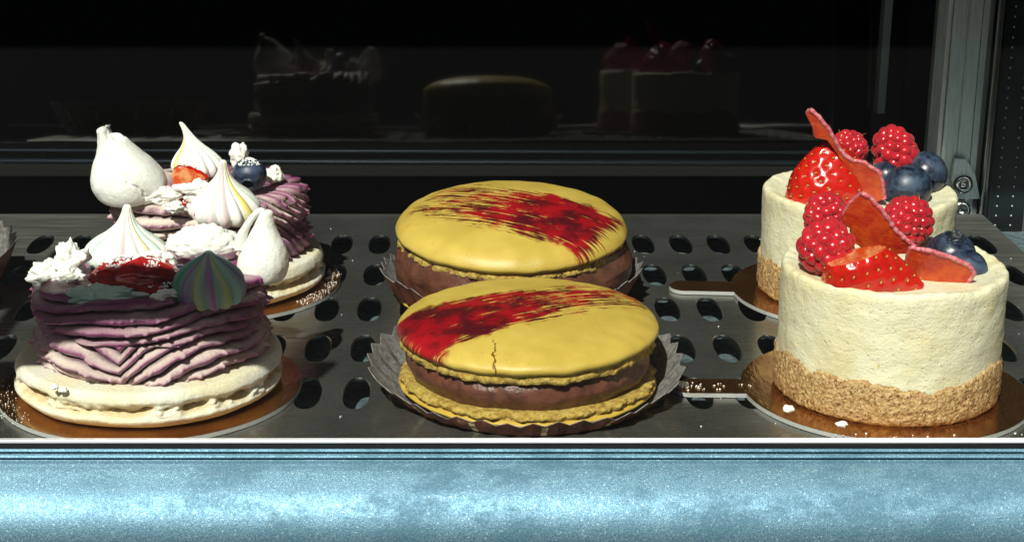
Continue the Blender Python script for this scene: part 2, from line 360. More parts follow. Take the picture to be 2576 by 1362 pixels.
V2 = [(v[0], 23.5, v[2]) for v in V]; b.add(V+V2, [(0, 1, 2, 3, 4, 5), (11, 10, 9, 8, 7, 6)]+[(i, i+6, (i+1) % 6+6, (i+1) % 6) for i in range(6)]); b.obj('bracket', POST, case)
b = MB(); b.box((24.42, 22.6, -5), (26.2, 24, 33)); b.box((24.5, 22.45, -5), (24.58, 22.6, 33)); stp = b.obj('shelf_support', Mat('black_anodised_strip', (.012, .017, .019), .3, .5).m, case)
q = MB()
for i in range(70):
    for x in (24.92, 25.62):
        V, Fc = sphere(8, 6, lambda v: (x+v[0]*.045, 22.58+v[1]*.05, -1+i*.46+v[2]*.05)); q.add(V, Fc)
q.obj('punched_dots', DOT, stp, True)
b = MB(); b.box((24.3, 22.9, -5), (24.40, 23.1, 33)); b.obj('edge_strip', CHROME, case)
b = MB(); b.box((26.25, 18, -5), (26.6, 24.5, 33)); b.obj('side_channel', POST, case)

b = MB(); b.add([(-2000, -6.3, -95), (2000, -6.3, -95), (2000, -4000, -95), (-2000, -4000, -95)], [(0, 3, 2, 1)]); tag(b.obj('pavement', Mat('street_asphalt', (.045, .045, .045), .85).m), kind='structure')
fb = MB(); fb.box((-3000, -1800, -95), (3000, -1500, 900)); tag(fb.obj('opposite_building', Mat('shaded_brick', (.05, .04, .035), .9).m), 'dark plain building across the street from the display case', 'building')
# ------------------------------------------------------------------ perforated tray
def make_tray():
    mb = MB(); dx, dy = 1.6, 4.33; hx, hy = .435, 1.38; th = .11
    cols = [-3.3+dx*k for k in range(-13, 17)]; rows = [-1.3+dy*k for k in range(0, 5)]
    N = 32
    def hole(a): c, s_ = math.cos(a), math.sin(a); e = .86; return hx*math.copysign(abs(c)**e, c), hy*math.copysign(abs(s_)**e, s_)
    for x in cols:
        for y in rows:
            X0, X1, Y0, Y1 = x-dx/2, x+dx/2, y-dy/2, y+dy/2
            out = []; inn = []
            for j in range(N):
                a = 2*PI*j/N; h = hole(a); inn.append((x+h[0], y+h[1]))
                c, s_ = math.cos(a), math.sin(a); k = 1/max(abs(c), abs(s_)); out.append((x+c*k*dx/2, y+s_*k*dy/2))
            V = [(p[0], p[1], 0) for p in out]+[(x+(p[0]-x)*1.07, y+(p[1]-y)*1.03, 0) for p in inn]+[(p[0], p[1], -.035) for p in inn]+[(p[0], p[1], -th) for p in inn]
            mb.add(V, [(j, (j+1) % N, (j+1) % N+N, j+N) for j in range(N)], 0)
            b = len(mb.V)-len(V)
            mb.F += [(b+N+j, b+N+(j+1) % N, b+2*N+(j+1) % N, b+2*N+j) for j in range(N)]; mb.M += [1]*N
            mb.F += [(b+2*N+j, b+2*N+(j+1) % N, b+3*N+(j+1) % N, b+3*N+j) for j in range(N)]; mb.M += [1]*N
            mb.F += [(b+3*N+j, b+3*N+(j+1) % N, b+(j+1) % N, b+j)[::-1] for j in range(0)]
    xa, xb = cols[0]-dx/2, cols[-1]+dx/2; ya, yb = rows[0]-dy/2, rows[-1]+dy/2
    XR, XL, YF, YB = 23.7, -26, -5.8, 20.9
    for (a, c) in (((XL, YF), (XR, ya)), ((XL, yb), (XR, YB)), ((XL, ya), (xa, yb)), ((xb, ya), (XR, yb))):
        if c[0] > a[0] and c[1] > a[1]: mb.add([(a[0], a[1], 0), (c[0], a[1], 0), (c[0], c[1], 0), (a[0], c[1], 0)], [(0, 1, 2, 3)], 0)
    # turned-down edges
    mb.add([(XL, YB, 0), (XR, YB, 0), (XR, YB+.12, -.08), (XL, YB+.12, -.08), (XR, YB+.12, -.9), (XL, YB+.12, -.9)], [(0, 1, 2, 3), (3, 2, 4, 5)], 0)
    mb.add([(XR, YF, 0), (XR, YB, 0), (XR+.12, YB, -.08), (XR+.12, YF, -.08), (XR+.12, YB, -.9), (XR+.12, YF, -.9)], [(0, 3, 2, 1), (3, 5, 4, 2)], 0)
    return mb.obj('perforated_tray', [STEEL, STEELDARK])
tag(make_tray(), 'scratched stainless steel tray with rows of long oval holes under all the pastries', 'tray')

# ------------------------------------------------------------------ cake boards
def board(loc, R, hl, ang, label):
    """round foil board with a tab handle; ang = direction of the handle"""
    pts = []
    hw = .66; a0 = math.asin(hw/R)
    for a in np.linspace(a0, 2*PI-a0, 90): pts.append((R*math.cos(a), R*math.sin(a)))
    tip = [(R+.0, -hw)]; 
    L = R+hl
    for a in np.linspace(-PI/2, PI/2, 14): tip.append((L-hw*.8+hw*.8*math.cos(a), hw*math.sin(a)))
    pts = pts+tip+[(R, hw)]
    ca, sa = math.cos(ang), math.sin(ang); pts = [(p[0]*ca-p[1]*sa, p[0]*sa+p[1]*ca) for p in pts]
    n = len(pts); zb, zt = .02, .16; mb = MB()
    V = [(p[0], p[1], zb) for p in pts]+[(p[0], p[1], zt) for p in pts]
    mb.add(V, [(i, (i+1) % n, (i+1) % n+n, i+n) for i in range(n)], 1)
    mb.add([(p[0]*.998, p[1]*.998, zt+.003) for p in pts], [tuple(range(n))], 0)
    mb.add([(p[0], p[1], zb) for p in pts], [tuple(range(n))[::-1]], 1)
    o = mb.obj('cake_board', [GOLD, BOARDEDGE], loc=loc); return tag(o, label, 'cake board', 'gold foil cake boards')
P1, P2, M1, M2, C1, C2 = (-10.1, -.85), (-9.55, 10.4), (2.3, -1.0), (2.05, 8.8), (14.02, -1.2), (15.3, 9.3)
board((*P1, 0), 4.95, 1.6, math.radians(188), 'gold foil board under the front purple cream pastry, dusted with crumbs at its edge')
board((*P2, 0), 4.95, 1.6, math.radians(150), 'gold foil board under the rear pastry piled with meringues')
board((*C1, 0), 4.65, 2.3, math.radians(179), 'gold foil board under the front cheesecake, crumbs on its tab handle')
board((*C2, 0), 4.65, 2.4, math.radians(176), 'gold foil board with clean tab handle under the rear cheesecake')

# ------------------------------------------------------------------ cheesecakes
def cheesecake(loc, R, H, seed, label, rz=0):
    t = empty('cheesecake', (*loc, .165), label, 'cheesecake', 'small round cheesecakes', rz)
    def d(a, tt, r, z):
        x, y = math.sin(a)*3, math.cos(a)*3; n = 0
        if r > R*.8: n = .04*fbm(x+seed, y, z*.9, 2)+.018*fbm(x*3.3, y*3.3+seed, z*3.3, 3)
        dz = 0
        if z > H-.35:
            e = sstep(R*.7, R, r); dz = e*(.13*fbm(x*.5+seed, y*.5, 1, 2)+.06*nz(x*4, y*4, seed))+.03*nz(math.sin(a)*r*1.2, math.cos(a)*r*1.2, seed)
        return n, dz
    pr = [(0, .1), (R-.05, .1), (R-.03, 1.4), (R-.02, 2.4), (R, H-.25), (R-.03, H-.06), (R-.12, H+.02), (R-.28, H-.01), (R-.6, H-.12), (R-1.3, H-.18), (0, H-.2)]
    V, Fc, _ = lathe(resample(pr, 110), 260, d); mesh('filling', V, Fc, CHEESE, t, merge=.0005)
    def dc(a, tt, r, z):
        x, y = math.sin(a)*3, math.cos(a)*3; n = 0; dz = 0
        if r > R*.8: n = .045*fbm(x*4+seed, y*4, z*4, 3)+.07*abs(nz(x*7, y*7, z*7))-.01
        if z > .5: dz = sstep(.3, 1.05, z)*(.50*nz(x*.55+seed, y*.55, 3)+.16*nz(x*2, y*2, seed)+.07*nz(x*6, y*6, seed))
        return n, dz
    pr = [(0, 0), (R-.12, 0), (R+.02, .12), (R+.05, .5), (R+.035, 1.2), (R-.03, 1.42), (R-.25, 1.3), (0, 1.0)]
    V, Fc, _ = lathe(resample(pr, 70), 300, dc); mesh('crust', V, Fc, CRUST, t, merge=.0005)
    return t
cheesecake(C1, 3.56, 4.25, 3.3, 'front round cheesecake on crumb crust topped with raspberries, halved strawberry and blueberries')
cheesecake(C2, 3.62, 4.0, 9.1, 'rear round cheesecake topped with a whole upright strawberry and three blueberries')

# ------------------------------------------------------------------ macarons
def macaron(loc, R, dims, shellmat, seed, label, tilt, fill_bulge=.0):
    z1, z2, z3, z4 = dims      # bottom shell top, filling top, widest of the top shell, apex
    t = empty('macaron', (*loc, .05), label, 'macaron', 'large yellow macarons')
    def foot(zlo, zhi, amp):
        def d(a, tt, r, z):
            x, y = math.sin(a)*R, math.cos(a)*R
            if r < R*.7: return 0, 0
            if zlo <= z <= zhi:
                k = min(1, (z-zlo)/.08, (zhi-z)/.08); k = max(k, 0)
                return k*(amp*fbm(x*2.2+seed, y*2.2, z*3.0, 3)+amp*.8*abs(nz(x*4.5, y*4.5, z*5+seed))), .05*sstep(R*.7, R*.95, r)*nz(x*1.5, y*1.5, seed)
            e = sstep(R*.7, R, r); return .03*e*nz(x*.6, y*.6, seed), .05*e*nz(x*1.5, y*1.5, seed)
        return d
    # bottom shell: smooth lower dome, ruffled foot above
    pr = [(0, 0), (R*.72, .0), (R*.90, .05), (R*.985, z1-.42), (R*1.0, z1-.36), (R*.985, z1-.31), (R*.95, z1-.28), (R*.965, z1-.24), (R*.985, z1-.12), (R*.95, z1-.02), (R*.88, z1), (0, z1-.05)]
    prr = resample(pr, 130); V, Fc, _ = lathe(prr, 320, foot(z1-.29, z1+.01, .17))
    fm = [1 if prr[i//320][1] > z1-.30 else 0 for i in range(len(Fc))]
    mesh('bottom_shell', V, Fc, [YELLOW, FOOT], t, fm=fm, merge=.0005)
    # filling
    rf = R*(.945+fill_bulge*.15)
    def df(a, tt, r, z):
        x, y = math.sin(a)*R, math.cos(a)*R
        if r < R*.6: return 0, 0
        bul = fill_bulge*(math.exp(-((a-1.45)/.5)**2)+.45*math.exp(-((a-2*PI+1.3)/.5)**2))
        return .07*fbm(x*.7+seed, y*.7, z*1.4, 2)+bul+.06*sstep(.3, .7, abs(nz(x*.4, y*.4, z*2+seed))), 0
    zm = (z1+z2)/2
    pr = smooth_curve([(rf*.93, z1-.1), (rf*.985, lerp(z1, z2, .25)), (rf*1.0, zm), (rf*.985, lerp(z1, z2, .78)), (rf*.94, z2+.12)], 40)
    pr = [(0, z1-.1)]+[tuple(p) for p in pr]+[(0, z2+.12)]
    V, Fc, _ = lathe(pr, 240, df); mesh('filling', V, Fc, CHOC, t, merge=.0005)
    # top shell
    pr1 = [(0, z2+.05), (R*.86, z2+.02), (R*.93, z2), (R*.965, z2+.08), (R*.975, z2+.22), (R*.955, z2+.31), (R*.96, z2+.34)]
    pr2 = smooth_curve([(R*.965, z2+.35), (R*1.0, z3-.02), (R*1.0, z3+.14), (R*.95, lerp(z3, z4, .38)), (R*.84, lerp(z3, z4, .61)), (R*.62, lerp(z3, z4, .83)), (R*.33, lerp(z3, z4, .965)), (0, z4)], 90)
    prr = np.vstack([resample(pr1, 46), pr2]); V, Fc, _ = lathe(prr, 320, foot(z2-.03, z2+.345, .16))
    fm = [1 if (i//320) < 45 else 0 for i in range(len(Fc))]
    zc = z2; V = [(v[0], v[1], v[2]-zc) for v in V]
    o = mesh('top_shell', V, Fc, [shellmat, FOOT], t, fm=fm, merge=.0005, loc=(0, 0, zc), rot=tilt)
    return t, o
SH1 = m_shell('shell_front_red_stroke', math.radians(24), (-.3, -.05), -4.1, 4.7, 1.95, 1.5, True, -1.15, .345)
SH2 = m_shell('shell_rear_red_stroke', math.radians(-27), (.1, -.50), -3.7, 3.6, 2.55, 2.1, False, None, .355)
t1, ts1 = macaron(M1, 4.23, (.72, 1.66, 2.14, 2.94), SH1, 2.2, 'front yellow macaron with a smooth red brush stroke and a crack in its shell', (math.radians(1), math.radians(-1), 0))
t2, ts2 = macaron(M2, 4.36, (.55, 2.18, 2.68, 3.78), SH2, 7.7, 'rear yellow macaron with a streaky dark red brush stroke and thick chocolate filling', (math.radians(5), math.radians(0), 0), .30)
# ------------------------------------------------------------------ paper cases
def paper_case(loc, rb, rt, hfun, label, seed, n=36, sx=1.0):
    outer = MB(); N = n*8; M_ = 9
    def pt(j, i, off):
        a = 2*PI*j/N; t = i/(M_-1); ph = (n*a/(2*PI)) % 1.0; tri = abs(ph*2-1)*2-1
        h = hfun(a)+.10*tri*t+.05*nz(math.cos(a)*3+seed, math.sin(a)*3)
        fl = rt(a)
        r = lerp(rb, fl, t**.85)+.16*t*nz(math.cos(a)*2.5+seed, math.sin(a)*2.5+2)+(.085*tri+.05*nz(math.cos(a)*4, math.sin(a)*4+seed, t*2))*min(1, t*3)+off
        return (r*math.sin(a), -r*math.cos(a), .03+h*t**1.1+(0 if off > 0 else .012))
    for off, mi in ((.012, 0), (-.012, 1)):
        V = [pt(j, i, off) for i in range(M_) for j in range(N)]
        Fc = [(i*N+j, i*N+(j+1) % N, (i+1)*N+(j+1) % N, (i+1)*N+j) for i in range(M_-1) for j in range(N)]
        base = len(outer.V); outer.add(V, Fc, mi)
        if mi == 0:
            for k in range(len(Fc)):
                j = k % N; pl = j//8
                if (pl*7+int(seed)) % 3 == 0 and (j % 8) in (3, 4) and (k//N) % 4 != 3: outer.M[-len(Fc)+k] = 2
    bV = [(rb*math.sin(2*PI*j/60), -rb*math.cos(2*PI*j/60), .03) for j in range(60)]
    outer.add(bV, [tuple(range(60))], 1)
    # close the rim between both skins
    b0 = (M_-1)*N; b1 = M_*N+b0
    outer.F += [(b0+j, b0+(j+1) % N, b1+(j+1) % N, b1+j) for j in range(N)]; outer.M += [1]*N
    o = outer.obj('paper_case', [BROWNPAPER, WHITEPAPER, STRIPEPAPER], smooth=False, loc=(*loc, 0), scale=(sx, 1, 1))
    return tag(o, label, 'paper case', 'pleated paper cases')
def h1(a):
    c = math.cos(a); return lerp(1.2, .52, sstep(-.2, .8, c))
def r1(a):
    c = math.cos(a); return lerp(5.1, 4.52, sstep(.1, .95, c))
paper_case(M1, 4.0, r1, h1, 'brown and white pleated paper case holding the front macaron', 3)
def h2(a):
    c = math.cos(a); return lerp(.95, 1.3, sstep(-.7, .1, c))-.35*sstep(.5, .9, c)
paper_case(M2, 4.05, lambda a: lerp(4.9, 4.7, sstep(.2, 1, math.cos(a))), h2, 'brown and white pleated paper case holding the rear macaron', 8)
paper_case((-22.1, 8.3), 4.0, lambda a: 5.2, lambda a: 2.1, 'grey pleated paper case cut off by the left edge of the picture', 5)

# ------------------------------------------------------------------ pastries with purple cream
def biscuit(parent, R, seed, H=1.28):
    A, B_, D_ = (.80, .72, .50), (.66, .52, .29), (.80, .78, .68)
    def d(a, tt, r, z):
        x, y = math.sin(a)*R, math.cos(a)*R
        if r < R*.75: return 0, 0
        zc = .66+.10*nz(x*.5, y*.5, seed)                         # wandering crevice with a crumbly foot
        k = math.exp(-((z-zc)/.17)**2)
        n = .05*nz(x*.6, y*.6, z+seed)
        g = .10*k+.32*k*sstep(-.3, .3, nz(x*1.3+seed, y*1.3, z*2))
        n += .22*k*fbm(x*2.4, y*2.4+seed, z*4, 3)-g
        return n+.012*nz(x*5, y*5, z*5), .04*nz(x*.8, y*.8, seed)
    def col(a, tt, r, z, dr):
        x, y = math.sin(a)*R, math.cos(a)*R
        c = mixc(A, D_, sstep(-.3, .5, nz(x*.5, y*.5, z+seed)))
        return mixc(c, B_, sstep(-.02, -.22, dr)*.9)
    pr = smooth_curve([(R*.80, .0), (R*.93, .10), (R*.995, .36), (R*.99, .58), (R*.985, .8), (R*.985, 1.0), (R*.95, H-.04), (R*.88, H)], 90)
    pr = [(0, 0)]+[tuple(p) for p in pr]+[(0, H-.08)]
    V, Fc, K = lathe(pr, 380, d, col); return mesh('biscuit', V, Fc, BISCUIT, parent, cols=K)
PUR, PUR2, PALE, MID = (.21, .012, .14), (.07, .010, .05), (.82, .70, .60), (.28, .065, .18)
def cream(parent, R, z0, z1, seed, g, pale, nr=2.35, amp=.30, spike=.0, purf=None):
    """piped cream: rounded ropes separated by narrow deep grooves, one flank tinted with berry"""
    def warp(a, z):
        x, y = math.sin(a)*R, math.cos(a)*R
        return (.26*nz(x*.5+seed, y*.5, z*.7)+.07*nz(x*1.6, y*1.6, z*1.6+seed))
    def rope(a, z):
        aa = a if a < PI else a-2*PI
        ph = nr*(z-g(aa, z)+warp(a, z)); k = math.floor(ph); f = ph-k
        x, y = math.sin(a)*R, math.cos(a)*R
        c = max(0, math.sin(PI*f**.85))**.85
        return f, c, k, .62+.38*sstep(-.4, .35, nz(x*.9+k*3.1, y*.9, k*1.7+seed))
    def d(a, tt, r, z):
        x, y = math.sin(a)*R, math.cos(a)*R
        if r < R*.5: return 0, .15*nz(math.sin(a)*r, math.cos(a)*r, seed)
        f, c, k, w_ = rope(a, z); e = sstep(R*.45, R*.8, r)
        tooth = sstep(.1, .5, nz(x*5.0, y*5.0, k*2.3+seed))*math.exp(-((f-.45)/.25)**2)
        n = e*(amp*c*w_-amp*.55+.022*fbm(x*4, y*4, z*4+seed, 2)+(.05+spike)*tooth)
        dz = 0
        if r < R*.95: dz = .20*(c*w_-.4)*e
        return n, dz
    def col(a, tt, r, z, dr):
        x, y = math.sin(a)*R, math.cos(a)*R
        f, c, k, w_ = rope(a, z); m = nz(x*.5, y*.5, z*.6+seed)*.5+.5; q = nz(x*3.5, y*3.5, z*3.5)*.5+.5
        aa = a if a < PI else a-2*PI
        pf = purf(aa, z) if purf else .5
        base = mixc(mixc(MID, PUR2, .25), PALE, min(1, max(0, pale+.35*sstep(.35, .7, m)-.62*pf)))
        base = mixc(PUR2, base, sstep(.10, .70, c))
        p = math.exp(-((f-.36)/.20)**2)*sstep(.0, .4, pf*.8+q*.35)+.6*pf*sstep(.55, .8, q)*sstep(.5, 1, c)
        return mixc(base, mixc(PUR, MID, q*.35), min(1, p)*.92)
    pr = smooth_curve([(R*.93, z0), (R*1.0, z0+.35), (R*1.01, lerp(z0, z1, .3)), (R*.955, lerp(z0, z1, .46)), (R*.96, lerp(z0, z1, .55)), (R*1.015, lerp(z0, z1, .7)), (R*1.0, z1-.45), (R*.93, z1-.08), (R*.78, z1+.03), (R*.55, z1-.12), (R*.3, z1-.25)], 200)
    pr = [(0, z0)]+[tuple(p) for p in pr]+[(0, z1-.25)]
    V, Fc, K = lathe(pr, 520, d, col); return mesh('cream', V, Fc, CREAM, parent, cols=K)
def g1(a, z):
    if z < 2.5:
        u = a+.12; v = 1.4*(1-math.exp(-u/.36)) if u > 0 else .75*(1-math.exp(u/.35))
        v += .25*max(0, u-1)
        return v
    return .55*sstep(.15, 1.3, a)+.28*math.sin(a*2.1+.7)+.25*sstep(.6, 1.6, -a)
def g2(a, z):
    return -.1+.12*math.sin(a*1.7)-1.5*sstep(.35, 1.5, a)*a
p1 = empty('cream_pastry', (*P1, .165), 'front pastry of ruffled purple cream on a thick pale macaron biscuit', 'pastry', 'purple cream pastries')
biscuit(p1, 4.38, 1.7); cream(p1, 3.62, 1.15, 3.75, 4.4, g1, .85, nr=2.65, amp=.46, spike=.10, purf=lambda a, z: .24+.74*sstep(2.2, 2.7, z)+.15*sstep(.5, 1.2, abs(a))).location.x = .15*S
p2 = empty('cream_pastry', (*P2, .165), 'rear pastry with pinkish cream swirl piled high with striped meringues', 'pastry', 'purple cream pastries')
biscuit(p2, 4.36, 6.1, 1.35); cream(p2, 3.66, 1.2, 3.85, 8.8, g2, 1.0, 2.5, .36, .16, purf=lambda a, z: .16+.9*sstep(.55, 1.3, a)+.35*sstep(.9, 1.5, -a))

# ------------------------------------------------------------------ toppings
def put(px, py, Y):
    X, Z = at_y(px, py, Y); return (X, Y, Z)
def kiss(px, ytop, ybase, Y, wpx, n, stripes, label, tilt=(0, 0, 0), twist=.25, lobe=.065, seed=0, fat=False, base=(.87, .86, .81), bend=0):
    X, zb = at_y(px, ybase, Y); _, zt = at_y(px, ytop, Y); H = zt-zb
    x2, _ = at_y(px+wpx/2, ybase, Y); R = x2-X
    pr = smooth_curve([(R*.55, 0), (R*.86, H*.03), (R*1.0, H*.14), (R*.96, H*.26), (R*.76, H*.40), (R*.47, H*.54), (R*.25, H*.69), (R*.14, H*.84), (R*.085, H*.97), (R*.0, H)], 70)
    if fat: pr = smooth_curve([(R*.6, 0), (R*.9, H*.06), (R, H*.22), (R, H*.36), (R*.92, H*.5), (R*.74, H*.64), (R*.44, H*.79), (R*.2, H*.9), (R*.1, H*.97), (0, H)], 70)
    pr = [(0, 0)]+[tuple(p) for p in pr]
    def d(a, tt, r, z):
        s_ = abs(math.cos(n*(a+twist*z/H)/2)); return r*(lobe*(2*s_-1)*1.6+.02*nz(math.sin(a)*2, math.cos(a)*2, z+seed)), 0
    def col(a, tt, r, z, dr):
        ph = n*(a+twist*z/H)/(2*PI)+.5; k = int(math.floor(ph)) % n; f = ph-math.floor(ph)
        fine = nz(a*6, z*.7, seed)*.25
        c = stripes[k % len(stripes)]
        if c is None: return base
        return mixc(base, c[:3], min(1, c[3]*1.35)*sstep(.5, .10, abs(f-.5-.0)+fine))
    V, Fc, K = lathe(pr, 200, d, col)
    if bend: V = [(v[0]+bend*(max(0, v[2])/H)**2.2, v[1], v[2]) for v in V]
    o = mesh('meringue_kiss', V, Fc, KISS, cols=K, loc=(X, Y, zb), rot=tilt)
    return tag(o, label, 'meringue', 'striped meringue kisses')
G_, Y_, K_, U_ = (.42, .68, .52), (.72, .60, .12), (.62, .34, .42), (.30, .12, .30)
kiss(320, 512, 665, 1.0, 200, 15, [(*G_, .55), None, (*G_, .7), None, (*K_, .35), None, (*Y_, .4), None], 'white kiss meringue with pale green stripes standing at the back of the front pastry', seed=1, tilt=(.06, 0, 1.3))
kiss(528, 624, 756, -2.9, 166, 14, [(*U_, .95), (.40, .40, .12, .6), (.25, .42, .36, .5), (.16, .13, .27, .7), (.22, .42, .38, .9), (.06, .30, .17, .95)], 'small kiss meringue in strong purple, yellow and green stripes on front pastry', seed=3, base=(.28, .42, .37), tilt=(.1, 0, .3), fat=True)
kiss(563, 394, 545, 7.6, 168, 15, [(*K_, .4), None, (*Y_, .75), None, (*G_, .35), (*K_, .3), None], 'white kiss meringue with pink and yellow stripes at the front of the rear pastry', seed=5, tilt=(.16, .02, .2))
kiss(500, 306, 440, 11.2, 120, 14, [None, None, None, None, None, (*Y_, .0), None, (*Y_, 1.), None, (*K_, .3), None, None, (*Y_, .9), None], 'tall leaning kiss meringue with one bold yellow stripe at the back of the rear pastry', seed=6, bend=-.62, tilt=(0, 0, 0))
def lump(px, py, Y, size, seed, label=None, mat=MERINGUE, name='meringue_chunk', cat='meringue', amp=.35, group=None, fr=1.6, sharp=0):
    def f(v):
        k = 1+amp*fbm(v[0]*fr+seed, v[1]*fr, v[2]*fr, 3)+.07*fbm(v[0]*6, v[1]*6+seed, v[2]*6, 3)
        if sharp: k = k-sharp*abs(nz(v[0]*2.5+seed, v[1]*2.5, v[2]*2.5))
        return (v[0]*size[0]*k, v[1]*size[1]*k, v[2]*size[2]*k)
    V, Fc = sphere(64, 44, f); o = mesh(name, V, Fc, mat, loc=put(px, py, Y))
    return tag(o, label, cat, group) if label else o
# big cracked teardrop on the rear pastry
def teardrop(px, ytop, ybase, Y, wpx, label, shift, seed, notch, loop=None, tilt=(0, 0, 0), pr=None):
    X, zb = at_y(px, ybase, Y); _, zt = at_y(px, ytop, Y); H = zt-zb; x2, _ = at_y(px+wpx/2, ybase, Y); R = x2-X
    pr = smooth_curve(pr or [(R*.5, .02*H), (R*.85, H*.08), (R*1.0, H*.22), (R*.99, H*.36), (R*.84, H*.52), (R*.61, H*.66), (R*.43, H*.79), (R*.33, H*.9), (R*.27, H*.97), (0, H)], 90)
    pr = [(0, 0)]+[(p[0]*(R if pr is None else 1), p[1]) for p in pr] if False else [(0, 0)]+[tuple(p) for p in pr]
    def d(a, tt, r, z):
        n = .05*nz(math.sin(a)*1.5, math.cos(a)*1.5, z*.8+seed)*r+.012*fbm(math.sin(a)*r*4, math.cos(a)*r*4, z*4, 2); dz = 0
        if notch:
            a0 = .10+.22*math.sin(z*2.1)+.10*nz(z*5, 3)+(.25 if z < H*.35 else 0)*(.35-z/H)*6
            aa = a if a < PI else a-2*PI
            n -= (.10+.22*sstep(.75*H, .95*H, z))*math.exp(-((aa-a0)*r/(.05+.03*sstep(.7*H, H, z)))**2)*sstep(.03*H, .1*H, z)
            if z > .8*H: dz = -.38*math.exp(-((aa-.75)/.5)**2)*sstep(.8*H, .96*H, z)+.10*nz(a*4, z)-.30*sstep(.2, 1.6, aa)*sstep(.8*H, H, z)
        return n, dz
    V, Fc, _ = lathe(pr, 220, d)
    V = [(v[0]+shift*(max(v[2], 0)/H)**1.5, v[1], v[2]) for v in V]
    mb = MB(); mb.add(V, Fc)
    if loop:
        mb.tube(*loop, 14)
    o = mb.obj('meringue_drop', MERINGUE, smooth=True, loc=(X, Y, zb), rot=tilt); return tag(o, label, 'meringue')
teardrop(340, 312, 512, 8.2, 184, 'big cracked white meringue with broken tip on the left of the rear pastry', -.62, 2, True, tilt=(0, -.10, 0))
X, zb = at_y(662, 712, -.2); 
Hh = at_y(662, 524, -.2)[1]-zb
lp = smooth_curve([(-.66, -.1, Hh*.50), (-.60, -.15, Hh*.64), (-.42, -.18, Hh*.79), (-.20, -.15, Hh*.91), (.0, -.08, Hh*.975), (.14, 0, Hh*.93), (.2, 0, Hh*.72)], 26)
teardrop(660, 526, 712, -.2, 128, 'smooth white meringue with a looped tip on the right of the front pastry', .20, 4, False,
         loop=([tuple(p) for p in lp], [float(x) for x in np.interp(np.linspace(0, 1, 26), [0, .3, .6, .85, 1], [.26, .13, .10, .16, .34])]))
lump(515, 612, .6, (1.15, .7, .62), 11, 'broad rough white meringue lump in the middle between the two cream pastries', amp=.22)
lump(118, 690, -1.4, (.62, .6, .42), 15, 'crumbly white meringue chunk at the left rim of the front pastry', amp=.4, sharp=.2)
lump(178, 660, -1.2, (.52, .45, .62), 19, 'knobbly pointed white meringue piece beside the green striped kiss', amp=.55, sharp=.25)
lump(172, 700, -1.7, (.42, .4, .35), 23, 'low white meringue fragment on the purple rim, left front pastry', amp=.5, sharp=.2)
M = Mat('pale_green_meringue', (.45, .60, .52), .6); M.bump(M.noise(8, 4), .03); GREENM = M.m
lump(272, 745, -3.3, (1.15, .5, .34), 27, 'flat mint green meringue shard lying on front edge of purple cream', mat=GREENM, amp=.45, name='meringue_shard')
lump(495, 480, 7.4, (.62, .3, .36), 31, 'small white meringue shard left of the pink and yellow kiss', amp=.5, name='meringue_shard', sharp=.2)
lump(603, 392, 10.6, (.36, .35, .48), 35, 'upright white meringue nub behind the sugared blueberry', amp=.35)
lump(690, 440, 10.2, (.36, .3, .30), 39, 'small white meringue bit on the right rim of the rear pastry', amp=.5)
lump(398, 495, 7.6, (.75, .4, .38), 43, 'cream coloured lump below the big cracked meringue', amp=.5, mat=MERINGUE)
lump(440, 522, 6.5, (.35, .3, .20), 47, 'small white crumb under the strawberry slice, rear pastry', amp=.5)
lump(425, 738, -3.4, (.34, .2, .15), 51, 'white crumb beside the strong striped kiss', amp=.5, name='meringue_crumb')
lump(400, 746, -3.7, (.22, .2, .12), 52, 'tiny white crumb in the dark gap on the front pastry', amp=.5, name='meringue_crumb')
lump(392, 648, -1.5, (.34, .3, .22), 55, 'white crumb left of the strong striped kiss, behind red jelly', amp=.5, name='meringue_crumb')
lump(424, 655, -1.6, (.26, .3, .22), 56, 'small white crumb right behind the tail of the red jelly', amp=.5, name='meringue_crumb')
lump(137, 972, -4.75, (.13, .12, .09), 57, 'left of two white crumbs on the pale biscuit, front pastry', amp=.3, name='meringue_crumb', cat='crumb')
lump(158, 980, -4.8, (.13, .12, .08), 58, 'right of two white crumbs on the pale biscuit, front pastry', amp=.3, name='meringue_crumb', cat='crumb')
lump(1984, 1027, C1[1]-2.6, (.17, .17, .10), 61, 'large white crumb on the gold board beside the front cheesecake', name='crumb', cat='crumb')
lump(2118, 1066, C1[1]-4.0, (.17, .14, .08), 62, 'white crumb on the gold board in front of the front cheesecake', name='crumb', cat='crumb')
# red jelly / strawberry on the front pastry
lump(345, 706, -2.2, (1.45, .9, .78), 71, 'glossy red strawberry piece dusted with icing sugar on the front pastry', mat=JELLY, amp=.16, name='strawberry_piece', cat='strawberry')
lump(470, 520, 7.9, (.50, .4, .65), 73, 'dark red strawberry piece between big meringue and pink striped kiss', mat=JELLY, amp=.2, name='strawberry_piece', cat='strawberry')

# sugar dust (nobody could count it)
def dust(name, spots, label):
    mb = MB()
    for (x, y, z, rx, ry, rz_, n, s0, s1) in spots:
        for i in range(n):
            a = random.uniform(0, 2*PI); r = math.sqrt(random.random())
            s_ = random.uniform(s0, s1); p = (x+rx*r*math.cos(a), y+ry*r*math.sin(a), z+rz_*(1-r*r))
            V, Fc = sphere(5, 4, lambda v: (p[0]+v[0]*s_, p[1]+v[1]*s_, p[2]+v[2]*s_*.8)); mb.add(V, Fc)
    o = mb.obj(name, SUGAR, smooth=False); return tag(o, label, 'crumbs', kind='stuff')
jx, jy, jz = put(345, 706, -2.2)
bx, by, bz = put(628, 437, 9.0)
dust('icing_sugar', [(jx-.15, jy+.1, jz+.56, 1.1, .5, .24, 420, .022, .055), (jx+.9, jy-.4, jz+.05, .8, .5, .1, 90, .02, .05)], 'icing sugar dusted over the red strawberry piece')
